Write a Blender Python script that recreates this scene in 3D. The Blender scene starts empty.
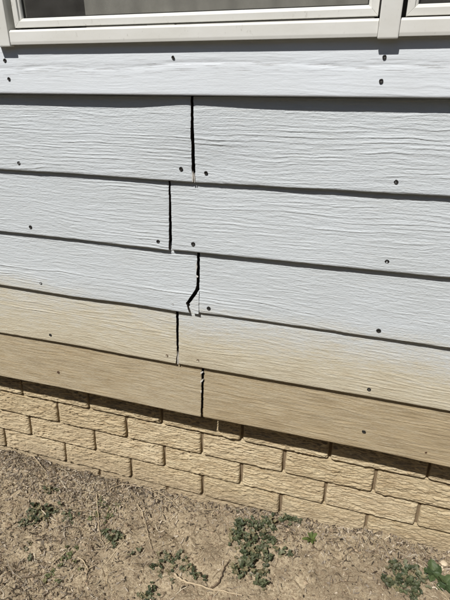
import bpy, bmesh, math, random
import numpy as np
from mathutils import Vector, Matrix

random.seed(7)
SC = bpy.context.scene
COL = SC.collection

# ------------------------------------------------------------------ camera
CZ = 1.33                      # camera height above the ground
CD = 1.03349                   # distance to the plane of the siding's lower edges (y = 0)
PITCH, YAW, ROLL, FPX = 0.436297, -0.290030, 0.0038085, 462.717   # pixels of a 450 x 600 frame
_f = Vector((math.sin(YAW) * math.cos(PITCH), math.cos(YAW) * math.cos(PITCH), -math.sin(PITCH)))
_r = Vector((math.cos(YAW), -math.sin(YAW), 0)); _u = _r.cross(_f)
CR = math.cos(ROLL) * _r + math.sin(ROLL) * _u
CU = -math.sin(ROLL) * _r + math.cos(ROLL) * _u
CF = _f
cam_d = bpy.data.cameras.new('camera'); cam = bpy.data.objects.new('camera', cam_d); COL.objects.link(cam)
cam_d.sensor_fit = 'HORIZONTAL'; cam_d.sensor_width = 36.0; cam_d.lens = FPX / 450 * 36
cam_d.clip_start = 0.02; cam_d.clip_end = 3000
m = Matrix.Identity(4)
for i in range(3):
    m[i][0] = CR[i]; m[i][1] = CU[i]; m[i][2] = -CF[i]
m[0][3], m[1][3], m[2][3] = 0, -CD, CZ
cam.matrix_world = m
SC.camera = cam

# ------------------------------------------------------------------ light
SUN_TO = Vector((0.34, 1.0, -1.50)).normalized()      # direction the light travels
elev = math.asin(-SUN_TO.z)
wld = bpy.data.worlds.new('World'); SC.world = wld; wld.use_nodes = True
nt = wld.node_tree; nt.nodes.clear()
wo = nt.nodes.new('ShaderNodeOutputWorld'); bg = nt.nodes.new('ShaderNodeBackground'); sk = nt.nodes.new('ShaderNodeTexSky')
sk.sky_type = 'NISHITA'; sk.sun_disc = False; sk.sun_elevation = elev
sk.sun_rotation = math.atan2(-SUN_TO.x, -SUN_TO.y)
bg.inputs['Strength'].default_value = 0.05
nt.links.new(sk.outputs[0], bg.inputs[0]); nt.links.new(bg.outputs[0], wo.inputs[0])
sd = bpy.data.lights.new('sun', 'SUN'); sd.energy = 5.0; sd.angle = math.radians(0.53); sd.color = (1.0, 0.97, 0.93)
so = bpy.data.objects.new('sun', sd); COL.objects.link(so)
so.rotation_euler = SUN_TO.to_track_quat('-Z', 'Y').to_euler(); so.location = (-2, -4, 6)
SC.view_settings.view_transform = 'Standard'; SC.view_settings.look = 'None'
SC.view_settings.exposure = 0.0; SC.view_settings.gamma = 1.0; SC.view_settings.use_curve_mapping = False

# ------------------------------------------------------------------ helpers
def ray(px, py):
    return (px - 225) * CR - (py - 300) * CU + FPX * CF
def on_wall(px, py, y=0.0):                 # pixel -> point on a plane parallel to the wall
    d = ray(px, py); t = (y + CD) / d.y
    return d.x * t, CZ + d.z * t
def on_ground(px, py, z=None):              # pixel -> point on the ground
    d = ray(px, py); zz = 0.0 if z is None else z
    for _ in range(4):
        t = (zz - CZ) / d.z; x, y = d.x * t, -CD + d.y * t
        if z is None: zz = float(ground_z(np.array([x]), np.array([y]))[0])
    return Vector((x, y, zz))

_rng = np.random.RandomState(11)
_TAB = _rng.rand(512, 512)
def vn(x, y, seed=0):                       # smooth value noise, -1..1
    x = np.asarray(x, float) + seed * 17.31; y = np.asarray(y, float) + seed * 41.77
    xi = np.floor(x).astype(int); yi = np.floor(y).astype(int); fx = x - xi; fy = y - yi
    fx = fx * fx * fx * (fx * (fx * 6 - 15) + 10); fy = fy * fy * fy * (fy * (fy * 6 - 15) + 10)
    g = lambda a, b: _TAB[a & 511, b & 511]
    a = g(xi, yi) * (1 - fx) + g(xi + 1, yi) * fx; b = g(xi, yi + 1) * (1 - fx) + g(xi + 1, yi + 1) * fx
    return (a * (1 - fy) + b * fy) * 2 - 1
def fbm(x, y, seed=0, o=4):
    s = 0; a = 1.0; t = 0
    for k in range(o):
        s = s + a * vn(x * 2 ** k, y * 2 ** k, seed + k * 3); t += a; a *= 0.5
    return s / t
def sst(t): t = np.clip(t, 0, 1); return t * t * (3 - 2 * t)

def link(o, parent=None):
    COL.objects.link(o)
    if parent: o.parent = parent
    return o
def thing(name, label, cat, loc=(0, 0, 0), group=None):
    o = bpy.data.objects.new(name, None); COL.objects.link(o); o.location = loc; o.empty_display_size = 0.05
    o['label'] = label; o['category'] = cat; o['kind'] = 'thing'
    if group: o['group'] = group
    return o
def mesh_obj(name, verts, faces, mat, parent=None, smooth=True, attr=None):
    me = bpy.data.meshes.new(name)
    V = np.asarray(verts, dtype=np.float32)
    if isinstance(faces, np.ndarray) and faces.ndim == 2:
        n = faces.shape[1]; nf = len(faces)
        me.vertices.add(len(V)); me.vertices.foreach_set('co', V.ravel())
        me.loops.add(nf * n); me.loops.foreach_set('vertex_index', faces.astype(np.int32).ravel())
        me.polygons.add(nf); me.polygons.foreach_set('loop_start', np.arange(0, nf * n, n, dtype=np.int32))
        me.update(calc_edges=True)
    else:
        me.from_pydata([tuple(v) for v in V], [], [tuple(int(i) for i in f) for f in faces])
    me.polygons.foreach_set('use_smooth', np.full(len(me.polygons), smooth))
    if attr is not None:
        a = me.color_attributes.new('tint', 'FLOAT_COLOR', 'POINT')
        c = np.ones((len(V), 4), np.float32); c[:, :3] = attr; a.data.foreach_set('color', c.ravel())
    me.materials.append(mat)
    me.update()
    return link(bpy.data.objects.new(name, me), parent)
def bm_obj(name, bm, mat, parent=None, smooth=False, bevel=0.0, seg=2):
    if bevel: bmesh.ops.bevel(bm, geom=bm.edges[:], offset=bevel, segments=seg, affect='EDGES', profile=0.6)
    bmesh.ops.recalc_face_normals(bm, faces=bm.faces[:])
    me = bpy.data.meshes.new(name); bm.to_mesh(me); bm.free()
    if smooth:
        me.polygons.foreach_set('use_smooth', np.full(len(me.polygons), True))
    me.materials.append(mat)
    return link(bpy.data.objects.new(name, me), parent)
def add_box(bm, x0, x1, y0, y1, z0, z1):
    vs = [bm.verts.new(p) for p in ((x0, y0, z0), (x1, y0, z0), (x1, y1, z0), (x0, y1, z0), (x0, y0, z1), (x1, y0, z1), (x1, y1, z1), (x0, y1, z1))]
    for f in ((0, 3, 2, 1), (4, 5, 6, 7), (0, 1, 5, 4), (1, 2, 6, 5), (2, 3, 7, 6), (3, 0, 4, 7)): bm.faces.new([vs[i] for i in f])
def box(name, x0, x1, y0, y1, z0, z1, mat, parent=None, bevel=0.0015):
    bm = bmesh.new(); add_box(bm, x0, x1, y0, y1, z0, z1)
    return bm_obj(name, bm, mat, parent, bevel=bevel)
def extrude_profile(name, prof, axis, a0, a1, mat, parent, k0=0.0, k1=0.0):
    """closed (y, h) profile swept along x (axis 'x': h is z) or z (axis 'z': h is x); k0,k1 mitre slopes"""
    bm = bmesh.new(); n = len(prof); rows = []
    for a, k in ((a0, k0), (a1, k1)):
        row = []
        for y, h in prof:
            p = (a + k * h, y, h) if axis == 'x' else (h, y, a + k * h)
            row.append(bm.verts.new(p))
        rows.append(row)
    for i in range(n): bm.faces.new((rows[0][i], rows[0][(i + 1) % n], rows[1][(i + 1) % n], rows[1][i]))
    bm.faces.new(rows[0]); bm.faces.new(rows[1])
    return bm_obj(name, bm, mat, parent, bevel=0.0009)

# ------------------------------------------------------------------ materials
class NM:
    def __init__(s, name, rough=0.6, spec=0.4):
        s.m = bpy.data.materials.new(name); s.m.use_nodes = True; s.t = s.m.node_tree; s.t.nodes.clear()
        s.o = s.n('OutputMaterial'); s.b = s.n('BsdfPrincipled'); s.l(s.b.outputs[0], s.o.inputs[0])
        s.b.inputs['Roughness'].default_value = rough; s.b.inputs['Specular IOR Level'].default_value = spec
        s._p = None
    def n(s, k): return s.t.nodes.new('ShaderNode' + k)
    def l(s, a, b): s.t.links.new(a, b)
    def pos(s):
        if s._p is None: s._p = s.n('NewGeometry').outputs['Position']
        return s._p
    def scaled(s, sc, off=(0, 0, 0)):
        mp = s.n('Mapping'); s.l(s.pos(), mp.inputs[0]); mp.inputs['Scale'].default_value = sc; mp.inputs['Location'].default_value = off
        return mp.outputs[0]
    def noise(s, vec, scale=1.0, det=4, rough=0.55, dist=0.0):
        t = s.n('TexNoise'); s.l(vec, t.inputs['Vector']); t.inputs['Scale'].default_value = scale
        t.inputs['Detail'].default_value = det; t.inputs['Roughness'].default_value = rough; t.inputs['Distortion'].default_value = dist
        return t.outputs[0]
    def ramp(s, f, stops):
        r = s.n('ValToRGB'); s.l(f, r.inputs[0]); e = r.color_ramp.elements
        while len(e) < len(stops): e.new(0.5)
        for q, (p, c) in zip(e, stops):
            q.position = p; q.color = (c, c, c, 1) if not hasattr(c, '__len__') else (*c, 1)
        return r.outputs[0]
    def mix(s, f, a, b, mode='MIX'):
        x = s.n('Mix'); x.data_type = 'RGBA'; x.blend_type = mode
        for v, i in ((f, 0), (a, 6), (b, 7)):
            if hasattr(v, 'is_linked') or hasattr(v, 'links'): s.l(v, x.inputs[i])
            else: x.inputs[i].default_value = v if i == 0 else (*v, 1)
        return x.outputs[2]
    def math(s, op, a, b=0.0, clamp=False):
        x = s.n('Math'); x.operation = op; x.use_clamp = clamp
        for v, i in ((a, 0), (b, 1)):
            if hasattr(v, 'links'): s.l(v, x.inputs[i])
            else: x.inputs[i].default_value = v
        return x.outputs[0]
    def bump(s, h, strength=0.3, dist=0.002):
        b = s.n('Bump'); s.l(h, b.inputs['Height']); b.inputs['Strength'].default_value = strength; b.inputs['Distance'].default_value = dist
        s.l(b.outputs[0], s.b.inputs['Normal'])
    def base(s, c):
        if hasattr(c, 'links'): s.l(c, s.b.inputs['Base Color'])
        else: s.b.inputs['Base Color'].default_value = (*c, 1)

def mat_siding(name, stained=True, paint=(0.595, 0.632, 0.652)):
    M = NM(name, 0.62, 0.3)
    blot = M.noise(M.scaled((5, 5, 9)), 1, 5, 0.6)
    c = M.mix(M.ramp(blot, [(0.3, 0.0), (0.75, 1.0)]), paint, tuple(v * f for v, f in zip(paint, (0.93, 0.925, 0.91))))
    # thin dirt threads lying along the grain
    th = M.noise(M.scaled((7, 7, 330)), 1, 4, 0.65)
    c = M.mix(M.math('MULTIPLY', M.ramp(th, [(0.58, 0.0), (0.76, 1.0)]), 0.16), c, (0.45, 0.44, 0.41))
    if stained:
        va = M.n('VertexColor'); va.layer_name = 'tint'; sep = M.n('SeparateColor'); M.l(va.outputs[0], sep.inputs[0])
        n1 = M.noise(M.scaled((2.4, 2.4, 5.0)), 1, 4, 0.55); n2 = M.noise(M.scaled((14, 14, 90)), 1, 4, 0.65)
        f = M.math('ADD', sep.outputs[0], M.math('MULTIPLY', M.math('SUBTRACT', n1, 0.5), 0.45))
        f = M.math('ADD', f, M.math('MULTIPLY', M.math('SUBTRACT', n2, 0.5), 0.55))
        n3 = M.noise(M.scaled((120, 120, 190)), 1, 4, 0.7)                # splash speckle
        f = M.math('ADD', f, M.math('MULTIPLY', M.math('SUBTRACT', n3, 0.5), 0.45))
        f = M.math('MULTIPLY', M.math('MAXIMUM', f, 0.0), M.math('MULTIPLY', sep.outputs[0], 8.0, True), True)
        mud = M.mix(M.ramp(M.noise(M.scaled((9, 9, 130)), 1, 5, 0.6), [(0.35, 0.0), (0.65, 1.0)]), (0.455, 0.365, 0.228), (0.315, 0.246, 0.150))
        cream = M.mix(n2, (0.60, 0.55, 0.425), (0.50, 0.445, 0.325))
        fa = M.math('MULTIPLY', f, 2.0, True); fb = M.math('MULTIPLY', M.math('SUBTRACT', f, 0.5), 2.0, True)
        c = M.mix(fb, M.mix(fa, c, cream), mud)
        sc = M.noise(M.scaled((16, 16, 420)), 1, 3, 0.6)      # pale scrapes where the mud is rubbed off
        c = M.mix(M.math('MULTIPLY', M.ramp(sc, [(0.60, 0.0), (0.72, 1.0)]), 0.28), c, (0.60, 0.56, 0.49))
    M.base(c)
    h = M.noise(M.scaled((150, 150, 330)), 1, 4, 0.65)                   # paint over pressed fibre
    h2 = M.noise(M.scaled((20, 20, 400)), 1, 4, 0.65)
    if not stained:                                                       # weathered hairline checks along the middle of the trim
        sp = M.n('SeparateXYZ'); M.l(M.pos(), sp.inputs[0])
        wv = M.math('ADD', sp.outputs[2], M.math('MULTIPLY', M.math('SUBTRACT', M.noise(M.scaled((3, 3, 0.5)), 1, 3, 0.5), 0.5), 0.03))
        bd = M.n('MapRange'); M.l(M.math('ABSOLUTE', M.math('SUBTRACT', wv, CZ + 0.030)), bd.inputs[0]); bd.inputs[1].default_value = 0.022; bd.inputs[2].default_value = 0.004
        ck = M.math('MULTIPLY', M.ramp(M.noise(M.scaled((16, 16, 420)), 1, 4, 0.6), [(0.56, 0.0), (0.64, 1.0)]), bd.outputs[0])
        c = M.mix(M.math('MULTIPLY', ck, 0.5), c, (0.38, 0.37, 0.355)); M.base(c)
        M.bump(M.math('SUBTRACT', M.math('ADD', M.math('MULTIPLY', h, 0.5), M.math('MULTIPLY', h2, 0.5)), M.math('MULTIPLY', ck, 0.6)), 0.5, 0.0011)
    else:
        M.bump(M.math('ADD', M.math('MULTIPLY', h, 0.8), M.math('MULTIPLY', h2, 0.9)), 1.0, 0.0016)
    return M.m
def mat_plain(name, col, rough=0.6, var=0.12, scale=30, bump=0.15, spec=0.3, metal=0.0, bd=0.001):
    M = NM(name, rough, spec); M.b.inputs['Metallic'].default_value = metal
    n = M.noise(M.scaled((scale,) * 3), 1, 5, 0.6)
    M.base(M.mix(n, tuple(v * (1 + var) for v in col), tuple(v * (1 - var) for v in col)))
    if bump: M.bump(n, bump, bd)
    return M.m
def mat_frame():
    M = NM('window_vinyl', 0.45, 0.35)
    n = M.noise(M.scaled((6, 6, 14)), 1, 5, 0.65)
    c = M.mix(M.ramp(n, [(0.35, 0.0), (0.8, 1.0)]), (0.72, 0.715, 0.67), (0.62, 0.605, 0.545))
    g = M.noise(M.scaled((120, 120, 60)), 1, 4, 0.7)
    c = M.mix(M.math('MULTIPLY', M.ramp(g, [(0.62, 0.0), (0.78, 1.0)]), 0.5), c, (0.23, 0.20, 0.15))
    M.base(c); M.bump(g, 0.12, 0.0006)
    return M.m
def mat_glass():
    M = NM('window_glass', 0.03); t = M.t
    tr = M.n('BsdfTransparent'); tr.inputs[0].default_value = (0.88, 0.885, 0.87, 1)
    gl = M.n('BsdfGlossy'); gl.inputs['Roughness'].default_value = 0.02
    lw = M.n('LayerWeight'); lw.inputs[0].default_value = 0.5
    fc = M.math('ADD', M.math('MULTIPLY', M.math('POWER', lw.outputs['Facing'], 5.0), 0.9), 0.045)
    mx = M.n('MixShader'); M.l(fc, mx.inputs[0]); M.l(tr.outputs[0], mx.inputs[1]); M.l(gl.outputs[0], mx.inputs[2])
    df = M.n('BsdfDiffuse'); df.inputs[0].default_value = (0.5, 0.48, 0.44, 1); m2 = M.n('MixShader')
    M.l(M.math('MULTIPLY', M.noise(M.scaled((9, 9, 22)), 1, 5, 0.65), 0.13), m2.inputs[0]); M.l(mx.outputs[0], m2.inputs[1]); M.l(df.outputs[0], m2.inputs[2])
    M.l(m2.outputs[0], M.o.inputs[0]); t.nodes.remove(M.b)
    return M.m
def mat_brick():
    M = NM('skirting_brick', 0.8, 0.2)
    a = M.noise(M.scaled((14, 14, 60)), 1, 5, 0.6); b = M.noise(M.scaled((3, 3, 5)), 1, 3, 0.5); g = M.noise(M.scaled((240, 240, 300)), 1, 3, 0.6)
    c = M.mix(M.ramp(a, [(0.35, 0.0), (0.68, 1.0)]), (0.65, 0.545, 0.36), (0.45, 0.345, 0.205))
    c = M.mix(M.ramp(b, [(0.4, 0.0), (0.7, 0.6)]), c, (0.46, 0.36, 0.225))
    c = M.mix(M.math('MULTIPLY', M.ramp(g, [(0.55, 0.0), (0.72, 1.0)]), 0.6), c, (0.70, 0.62, 0.46))
    c = M.mix(M.math('MULTIPLY', M.ramp(g, [(0.28, 1.0), (0.42, 0.0)]), 0.5), c, (0.27, 0.19, 0.10))
    oi = M.n('ObjectInfo'); c = M.mix(1.0, c, M.ramp(oi.outputs['Random'], [(0.0, (0.93, 0.92, 0.90)), (0.5, (1.0, 1.0, 1.0)), (1.0, (1.04, 1.05, 1.08))]), 'MULTIPLY')
    sp = M.n('SeparateXYZ'); M.l(M.pos(), sp.inputs[0])                  # soil splashed on the lowest rows
    zz = M.math('ADD', sp.outputs[2], M.math('MULTIPLY', M.math('SUBTRACT', M.noise(M.scaled((22, 22, 30)), 1, 5, 0.65), 0.5), 0.16))
    ds = M.n('MapRange'); M.l(zz, ds.inputs[0]); ds.inputs[1].default_value = 0.10; ds.inputs[2].default_value = 0.0
    c = M.mix(M.math('MULTIPLY', ds.outputs[0], 0.7), c, (0.36, 0.285, 0.19))
    g2 = M.noise(M.scaled((520, 520, 620)), 1, 3, 0.7)
    M.base(c); M.bump(M.math('ADD', M.math('ADD', g, g2), M.math('MULTIPLY', a, 0.9)), 1.0, 0.0026)
    return M.m
def mat_ground():
    M = NM('dry_soil', 0.95, 0.1)
    a = M.noise(M.scaled((7, 7, 7)), 1, 6, 0.6, 0.4); g = M.noise(M.scaled((420, 420, 420)), 1, 3, 0.7); h = M.noise(M.scaled((120, 120, 120)), 1, 4, 0.65)
    c = M.mix(M.ramp(a, [(0.42, 0.0), (0.60, 1.0)]), (0.58, 0.48, 0.325), (0.35, 0.285, 0.195))
    c = M.mix(M.ramp(h, [(0.38, 0.0), (0.66, 1.0)]), c, (0.26, 0.195, 0.125))
    c = M.mix(M.math('MULTIPLY', M.ramp(g, [(0.55, 0.0), (0.70, 1.0)]), 0.75), c, (0.58, 0.48, 0.335))
    c = M.mix(M.math('MULTIPLY', M.ramp(g, [(0.30, 1.0), (0.45, 0.0)]), 0.6), c, (0.12, 0.085, 0.055))
    # unseen dark green lawn added beyond the bare strip to cut bounced light
    sp = M.n('SeparateXYZ'); M.l(M.pos(), sp.inputs[0])
    yard = M.math('ADD', sp.outputs[1], M.math('MULTIPLY', M.math('SUBTRACT', a, 0.5), 0.5))
    lw = M.n('MapRange'); M.l(yard, lw.inputs[0]); lw.inputs[1].default_value = -0.75; lw.inputs[2].default_value = -1.15
    c = M.mix(lw.outputs[0], c, M.mix(h, (0.105, 0.11, 0.05), (0.05, 0.065, 0.025)))
    M.base(c); M.bump(M.math('ADD', g, M.math('MULTIPLY', h, 1.5)), 0.9, 0.004)
    return M.m
def mat_tint(name, rough=0.75, spec=0.2, scale=300, trans=0.0):
    M = NM(name, rough, spec); v = M.n('VertexColor'); v.layer_name = 'tint'
    n = M.noise(M.scaled((scale,) * 3), 1, 3, 0.6)
    c = M.mix(M.math('MULTIPLY', n, 0.5), v.outputs[0], (0.5, 0.5, 0.5), 'MULTIPLY')
    M.base(c)
    if trans:
        tr = M.n('BsdfTranslucent'); M.l(c, tr.inputs[0]); mx = M.n('MixShader'); mx.inputs[0].default_value = trans
        M.l(M.b.outputs[0], mx.inputs[1]); M.l(tr.outputs[0], mx.inputs[2]); M.l(mx.outputs[0], M.o.inputs[0])
    return M.m
M_SIDE = mat_siding('painted_siding'); M_TRIM = mat_siding('painted_trim', False, (0.755, 0.795, 0.83))
M_FELT = mat_plain('black_felt', (0.035, 0.03, 0.026), 0.9)
M_NAIL = mat_plain('dark_nail', (0.035, 0.033, 0.03), 0.55, 0.5, 300, 0.4, metal=0.4)
M_RUST = mat_plain('rusty_nail', (0.10, 0.06, 0.035), 0.8, 0.5, 300, 0.4)
M_DARK_EDGE = mat_plain('dark_board_edge', (0.075, 0.058, 0.042), 0.95, 0.3, 200, 0.5)
M_CAULK = mat_plain('old_caulk', (0.62, 0.60, 0.55), 0.6, 0.2, 90, 0.3)
M_FRAME = mat_frame(); M_GLASS = mat_glass(); M_GASK_GAP = mat_plain('black_gasket_and_gap', (0.02, 0.02, 0.018), 0.6)
M_SHADE = mat_plain('grey_window_shade', (0.36, 0.345, 0.32), 0.9, 0.15, 90)
M_ROOM = mat_plain('dim_room', (0.3, 0.3, 0.29), 0.9)
M_BRICK = mat_brick(); M_MORT = mat_plain('skirting_mortar', (0.21, 0.155, 0.095), 0.9, 0.3, 120, 0.6, bd=0.002)
M_SOIL = mat_ground(); M_LIT = mat_tint('dry_litter'); M_LEAF = mat_tint('weed_leaf', 0.55, 0.35, 200, 0.2)
M_STEM = mat_plain('weed_stem', (0.14, 0.13, 0.06), 0.7)
M_TWIG = mat_plain('dry_twig', (0.45, 0.36, 0.24), 0.85, 0.3, 160, 0.6)
M_TWIGD = mat_plain('dark_twig', (0.12, 0.085, 0.055), 0.85, 0.3, 160, 0.6)
M_STONE = mat_plain('pale_stone', (0.60, 0.50, 0.36), 0.85, 0.18, 110, 0.6, bd=0.002)

# ------------------------------------------------------------------ the ground
_gx = np.array([-1.30, -1.10, -0.82, -0.55, -0.42, -0.24, -0.07, 0.17, 0.39, 0.6])
_gz = 1.0 * np.array([-0.012, -0.015, -0.012, -0.012, -0.010, 0.014, 0.022, 0.046, 0.043, 0.043])
def ground_z(x, y, fine=False):
    r = np.exp(-np.maximum(0, np.hypot(x + 0.4, y) - 1.5) / 2.0)
    z = np.interp(x, _gx, _gz) * r
    z = z + 0.012 * fbm(x * 5, y * 5, 1, 3) * sst((0.07 - y) / 0.1)
    z = z + 0.018 * np.exp(-(((x + 1.12) / 0.16) ** 2 + ((y - 0.03) / 0.07) ** 2)) - 0.012 * np.exp(-(((x + 0.5) / 0.15) ** 2 + ((y + 0.06) / 0.06) ** 2))
    if fine:
        z = z + r * (0.0100 * fbm(x * 26, y * 26, 5, 3) + 0.0044 * np.abs(fbm(x * 110, y * 110, 9, 3)) + 0.0016 * vn(x * 300, y * 300, 2))
    return z
def spread(a, b, step, far, n=26):
    core = np.arange(a, b + step * 0.5, step); k = np.linspace(0, 1, n)[1:]
    off = step * 3 * k + far * k ** 5
    return np.concatenate([(a - off)[::-1], core, b + off])
gx = spread(-1.9, 1.15, 0.0041, 600); gy = spread(-0.74, 0.13, 0.0041, 600)
X, Y = np.meshgrid(gx, gy, indexing='ij'); Z = ground_z(X, Y, True)
def grid_faces(nx, ny, off=0, flip=False):
    i = np.arange(nx * ny).reshape(nx, ny) + off
    f = np.stack([i[:-1, :-1], i[1:, :-1], i[1:, 1:], i[:-1, 1:]], -1).reshape(-1, 4)
    return f[:, ::-1] if flip else f
g = mesh_obj('ground', np.stack([X, Y, Z], -1).reshape(-1, 3), grid_faces(len(gx), len(gy)), M_SOIL)
g['kind'] = 'structure'; g['label'] = 'dry tan bare soil sloping along the house'

# ------------------------------------------------------------------ house wall: siding
EXPO = 0.17194; Z0 = CZ - 0.035903; THK = 0.0120
XL, XR = -2.6, 1.9
wall = thing('house', 'white lap siding house wall with window above and mud stained lowest boards', 'house', (-0.4, 0.0, 0.35))
WI = wall.matrix_world.copy(); WLOC = Vector(wall.location)
def grain(u, v, seed, amp=1.0):
    """embossed wood grain: long wavy terraces with fine streaks, metres"""
    w = 0.014 * vn(u * 2.3, v * 9, seed) + 0.0065 * vn(u * 7, v * 22, seed + 1) + 0.0016 * vn(u * 26, v * 60, seed + 2)
    q = v + w
    ga = (q / 0.0092); s = 1 - (ga - np.floor(ga)); k = np.floor(ga).astype(int)
    t = np.where(s < 0.84, s / 0.84, (1 - s) / 0.16)               # long rise, quick fall
    zone = np.clip(0.45 + 0.95 * vn(u * 1.6, v * 16, seed + 3), 0.18, 1.0)            # the figure comes and goes
    am = np.clip(0.55 + 0.7 * vn(u * 4.5, k * 0.77 + 0.3, seed + 4) + 0.4 * vn(u * 19, k * 1.7, seed + 8), 0.0, 1.3) * zone
    h = 0.00140 * am * t ** 1.8
    gb = (q / 0.0047) + 2 * vn(u * 5, v * 60, seed + 6); s2 = 1 - (gb - np.floor(gb)); k2 = np.floor(gb).astype(int)
    t2 = np.where(s2 < 0.7, s2 / 0.7, (1 - s2) / 0.3)
    h = h + 0.00062 * np.clip(0.3 + 1.1 * vn(u * 14, k2 * 1.3, seed + 9), 0, 1) * t2
    h = h + 0.00020 * vn(u * 55, v * 330, seed + 10) + 0.00012 * vn(u * 130, v * 380, seed + 11)
    return -h * amp
def xcoords(x0, x1):
    pts = []; a = max(x0, -1.36); b = min(x1, 0.46)
    if x0 < a: pts.append(np.arange(x0, a, 0.018))
    if a < b: pts.append(np.arange(a, b, 0.0038))
    if x1 > b: pts.append(np.arange(max(b, x0), x1, 0.018))
    p = np.concatenate(pts); return np.append(p[p < x1 - 0.001], x1)
def board(name, x0, x1, zbot, height, tilt, seed, endL=None, endR=None, ytop=None, bulge=None, parent=wall, mat=None, thick=THK, amp=1.0, step=0.0012, yoff=0.0, xs=None, stain=None):
    """one lap board: zbot(x) lower edge, tilt = depth gained over one exposure; endL/endR(z) ragged ends"""
    xs = xcoords(x0, x1) if xs is None else xs
    nv = int(height / step); v = np.linspace(0, height, nv)
    U, V = np.meshgrid(xs, v, indexing='ij')
    zb = zbot(U)
    Zw = zb + V
    if endR is not None:
        e = endR(Zw); U = np.where(U > x1 - 0.10, U + (e - x1) * sst((U - (x1 - 0.10)) / 0.10), U)
    if endL is not None:
        e = endL(Zw); U = np.where(U < x0 + 0.10, U + (e - x0) * sst(((x0 + 0.10) - U) / 0.10), U)
    Yf = yoff + tilt * V / EXPO + grain(U, V + 0.013 * seed, seed, amp)
    Yf = Yf + 0.0012 * vn(U * 2.2, V * 4, seed + 30)
    Yf = Yf + 0.0022 * np.exp(-V / 0.0015) + 0.0012 * np.exp(-(height - V) / 0.0015)       # eased arrises
    for e, s in ((x0, 1), (x1, -1)):
        Yf = Yf + 0.0010 * np.exp(-np.clip((U - e) * s, 0, 1) / 0.002)
    if bulge is not None: Yf = Yf - bulge(U, V)
    nx = len(xs)
    front = np.stack([U, Yf, Zw], -1).reshape(-1, 3)
    Yb = yoff + tilt * V / EXPO + thick
    idx = np.arange(nx * nv).reshape(nx, nv)
    bi = np.concatenate([idx[:, 0], idx[-1, 1:], idx[-2::-1, -1], idx[0, -2:0:-1]])       # boundary loop
    back = front[bi].copy(); back[:, 1] = Yb.reshape(-1)[bi]
    N = len(front); nb = len(bi)
    verts = np.concatenate([front, front[bi], back])                                       # split edge for crisp sides
    k = np.arange(nb); k2 = (k + 1) % nb
    side = np.stack([N + k2, N + k, N + nb + k, N + nb + k2], -1)
    faces = np.concatenate([grid_faces(nx, nv), side])
    verts = verts - np.array(WLOC)
    att = None
    if stain is not None:
        S = np.clip(stain(U, V / EXPO), 0, 1).reshape(-1); S = np.concatenate([S, S[bi], S[bi]]); att = np.repeat(S[:, None], 3, axis=1)
    elif mat is None: att = np.zeros((len(verts), 3))
    o = mesh_obj(name, verts, faces, mat or M_SIDE, parent, True, att)
    o.data.materials.append(M_DARK_EDGE)                      # board ends at the joints take a dark colour
    nq = (nx - 1) * (nv - 1); mi = np.zeros(len(faces), np.int32)
    mi[nq + nx:nq + nx + nv - 2] = 1; mi[nq + 2 * nx + nv - 3:] = 1
    o.data.polygons.foreach_set('material_index', mi)
    return o

def line(pts):
    P = np.array([on_wall(*p) for p in pts]); P = P[np.argsort(P[:, 0])]
    xa, za = P[:, 0], P[:, 1]
    fit = np.polyfit(xa, za, 1)
    xa = np.concatenate([[XL], xa, [XR]]); za = np.concatenate([[np.interp(xa[1], xa[1:-1], za) - 0 * fit[0]], za, [za[-1]]])
    return lambda x: np.interp(x, xa, za)
def end(pts, shift=0.0):
    P = np.array([on_wall(*p) for p in pts]); P = P[np.argsort(P[:, 1])]
    return lambda z: np.interp(z, P[:, 1], P[:, 0]) + shift + 0.0006 * vn(z * 140, z * 0, 5) + 0.0011 * np.clip(vn(z * 60, z * 0, 9) - 0.35, 0, 1) * (-1 if shift > 0 else 1)
# (left lower edge, right lower edge, left board's end, right board's end), read off the photograph on the wall plane
COURSES = [
 ([(0,169.5),(75,174),(130,178.2),(192,182.5)], [(196,182.8),(260,186),(375,192.5),(450,196.5)], [(189,98),(190.4,160),(190.8,172),(192.6,176),(191.0,183)], [(193,98),(195,160),(195.6,184)]),
 ([(0,231.5),(75,239.5),(130,246.2),(170,251)], [(174,250.5),(260,258.7),(375,270.5),(450,278)], [(166.3,184),(167.6,225),(168.2,251)], [(169.3,184),(171.6,225),(172.6,252)]),
 ([(0,285),(75,297),(130,304),(191,313.5)], [(195,312.5),(260,321),(375,337.5),(450,348.5)], [(195,253),(195.3,286),(193.6,291),(185.3,303),(186.6,306),(189.4,314)], [(199,253),(199.3,314)]),
 ([(0,333),(75,345.5),(130,355.8),(178,364.5)], [(183,365),(260,378),(375,398),(450,411.5)], [(174,312),(176,355),(175.2,364)], [(178,312),(179.4,366)]),
 ([(0,376),(75,391),(200,417)], [(203,417.5),(375,451.5),(450,467.5)], [(199.9,368),(200.2,418)], [(203.3,368),(203.5,418)]),
]
NAILS = [[(19,163),(181,169),(206,173),(396,182)], [(30.5,227),(158.2,241.5),(193.2,244),(387,261.5)], [(41,283.3),(173,304.3),(208.7,308.3),(378.6,330.5)],
         [(50.5,335),(167,355.7),(198,360.5),(369,389.5)], [(58.5,372.2),(363.8,431.7),(426,452.5)]]
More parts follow.
